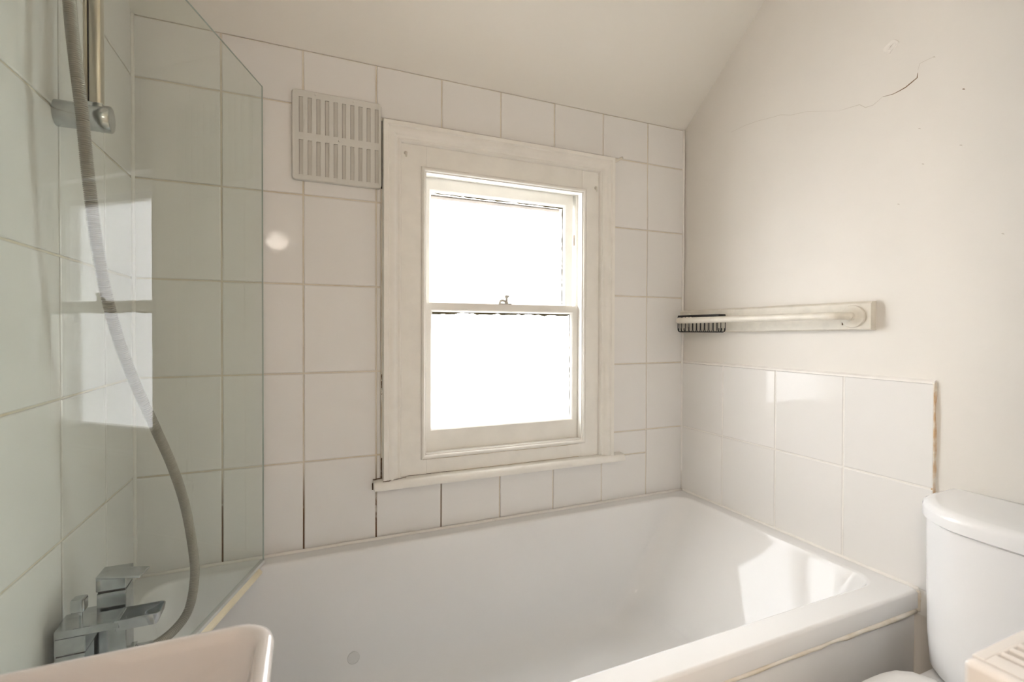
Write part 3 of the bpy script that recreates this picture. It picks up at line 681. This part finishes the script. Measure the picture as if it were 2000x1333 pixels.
rb_('grille_frame', RX0+.0155, RX1-.0155, RYF-.0105, RYF-.0002, RZ1-.008, RZ1, bev=.002); rb_('grille_frame', RX0+.0155, RX1-.0155, RYB, RYB+.012, RZ1-.008, RZ1, bev=.002)
rb_('grille_end', RX0+.0155, RX0+.0345, RYB+.0115, RYF-.0100, RZ1-.008, RZ1-.0003, bev=0); rb_('grille_end', RX1-.0345, RX1-.0155, RYB+.0115, RYF-.0100, RZ1-.008, RZ1-.0003, bev=0)
bm = bmesh.new(); box(bm, -.0036, .0036, RYB+.010, RYF-.009, RZ1-.0075, RZ1-.0004, bev=.0012, seg=1); sm = obj('grille_slat', bm, 'rad', ra)
x = RX0+.0345+.0105; first = True
while x < RX1-.036:
    o = sm if first else sm.copy()
    if not first: COL.objects.link(o)
    o.location.x = x; first = False; x += .0158
for y in (-1.2155, -1.228):
    bm = bmesh.new(); lathe(bm, [(.0035, -.002), (.0035, .0012), (.002, .002), (0, .0022)], (RX0, y, RZ1-.012), (-1, 0, 0), n=12); obj('end_screw', bm, 'rad', ra, smooth=True)
for xx in (.85, 1.24): rb_('wall_bracket', xx, xx+.03, YB, RYB, .6, .8, bev=0)

# ------------------------------------------------------------------ washbasin
wb = thing('washbasin', 'small square-cornered washbasin on the tiled wall next to the bath', 'basin', (0, -1.04, .5))
WX0, WX1, WY0, WY1, WZ = XL+.001, .1695, -1.245, -.842, .862
lo = []
def LB(i, r, z): lo.append(rrect(WX0+(0 if i < .03 else i-.03)*.6, WX1-i, WY0+i, WY1-i, r, z, 8))
LB(.085, .05, .715); LB(.05, .05, .722); LB(.022, .045, .745); LB(.006, .04, .80); LB(.001, .038, .845); LB(0, .037, .853); LB(.0015, .036, .8585); LB(.005, .034, .8612); LB(.0085, .031, .862); LB(.012, .028, .8612); LB(.0155, .026, .8585); LB(.018, .025, .852)
LB(.023, .03, .83); LB(.032, .04, .79); LB(.048, .05, .765); LB(.075, .06, .752); LB(.12, .05, .747)
bm = bmesh.new(); rings(bm, lo, cap0=True, cap1=True); obj('bowl', bm, 'basin', wb, auto=60, wn=True)
bm = bmesh.new(); lathe(bm, [(.024, 0), (.024, .002), (.018, .003), (0, .002)], (-.01, -1.04, .7468), n=20); obj('waste', bm, 'chrome', wb, smooth=True)
bm = bmesh.new(); rings(bm, [rrect(XL+.001, -.03, -1.13, -.95, .03, z, 6) for z in (.45, .50, .72)], cap0=True, cap1=True); obj('half_pedestal', bm, 'basin', wb, auto=50)

# ------------------------------------------------------------------ hall pendant and added fill dome
lp = thing('pendant_lamp', 'small round white glass pendant lamp hanging in the hall', 'lamp', (.0, -2.75, 1.88))
bm = bmesh.new(); lathe(bm, [(0, -.07)]+[(.07*math.sin(math.radians(a)), -.07*math.cos(math.radians(a))) for a in range(10, 171, 10)]+[(0, .07)], (.0, -2.75, 1.90), n=24)
obj('globe', bm, emit('lamp_glow', (1.0, .88, .76), HALL*.24), lp, smooth=True)
bm = bmesh.new(); tube(bm, [(.0, -2.75, 1.965), (.0, -2.75, 2.45)], .004, n=8); obj('flex', bm, 'seat', lp)
cl = thing('fill_dome', 'round white dome added on the hall ceiling as unseen fill light', 'lamp', (-1.0, -2.15, 2.45))  # dome added out of view to brighten the bath panel and right wall
bm = bmesh.new(); lathe(bm, [(.19, 0), (.188, -.02), (.16, -.055), (.11, -.08), (.05, -.092), (0, -.095)], (-1.0, -2.15, 2.435), n=32)
obj('dome', bm, emit('fill_dome_glow', (1.0, .88, .76), HALL), cl, smooth=True)
bm = bmesh.new(); lathe(bm, [(.20, -.015), (.20, .0145), (.19, .015)], (-1.0, -2.15, 2.435), n=32); obj('base_ring', bm, 'seat', cl)
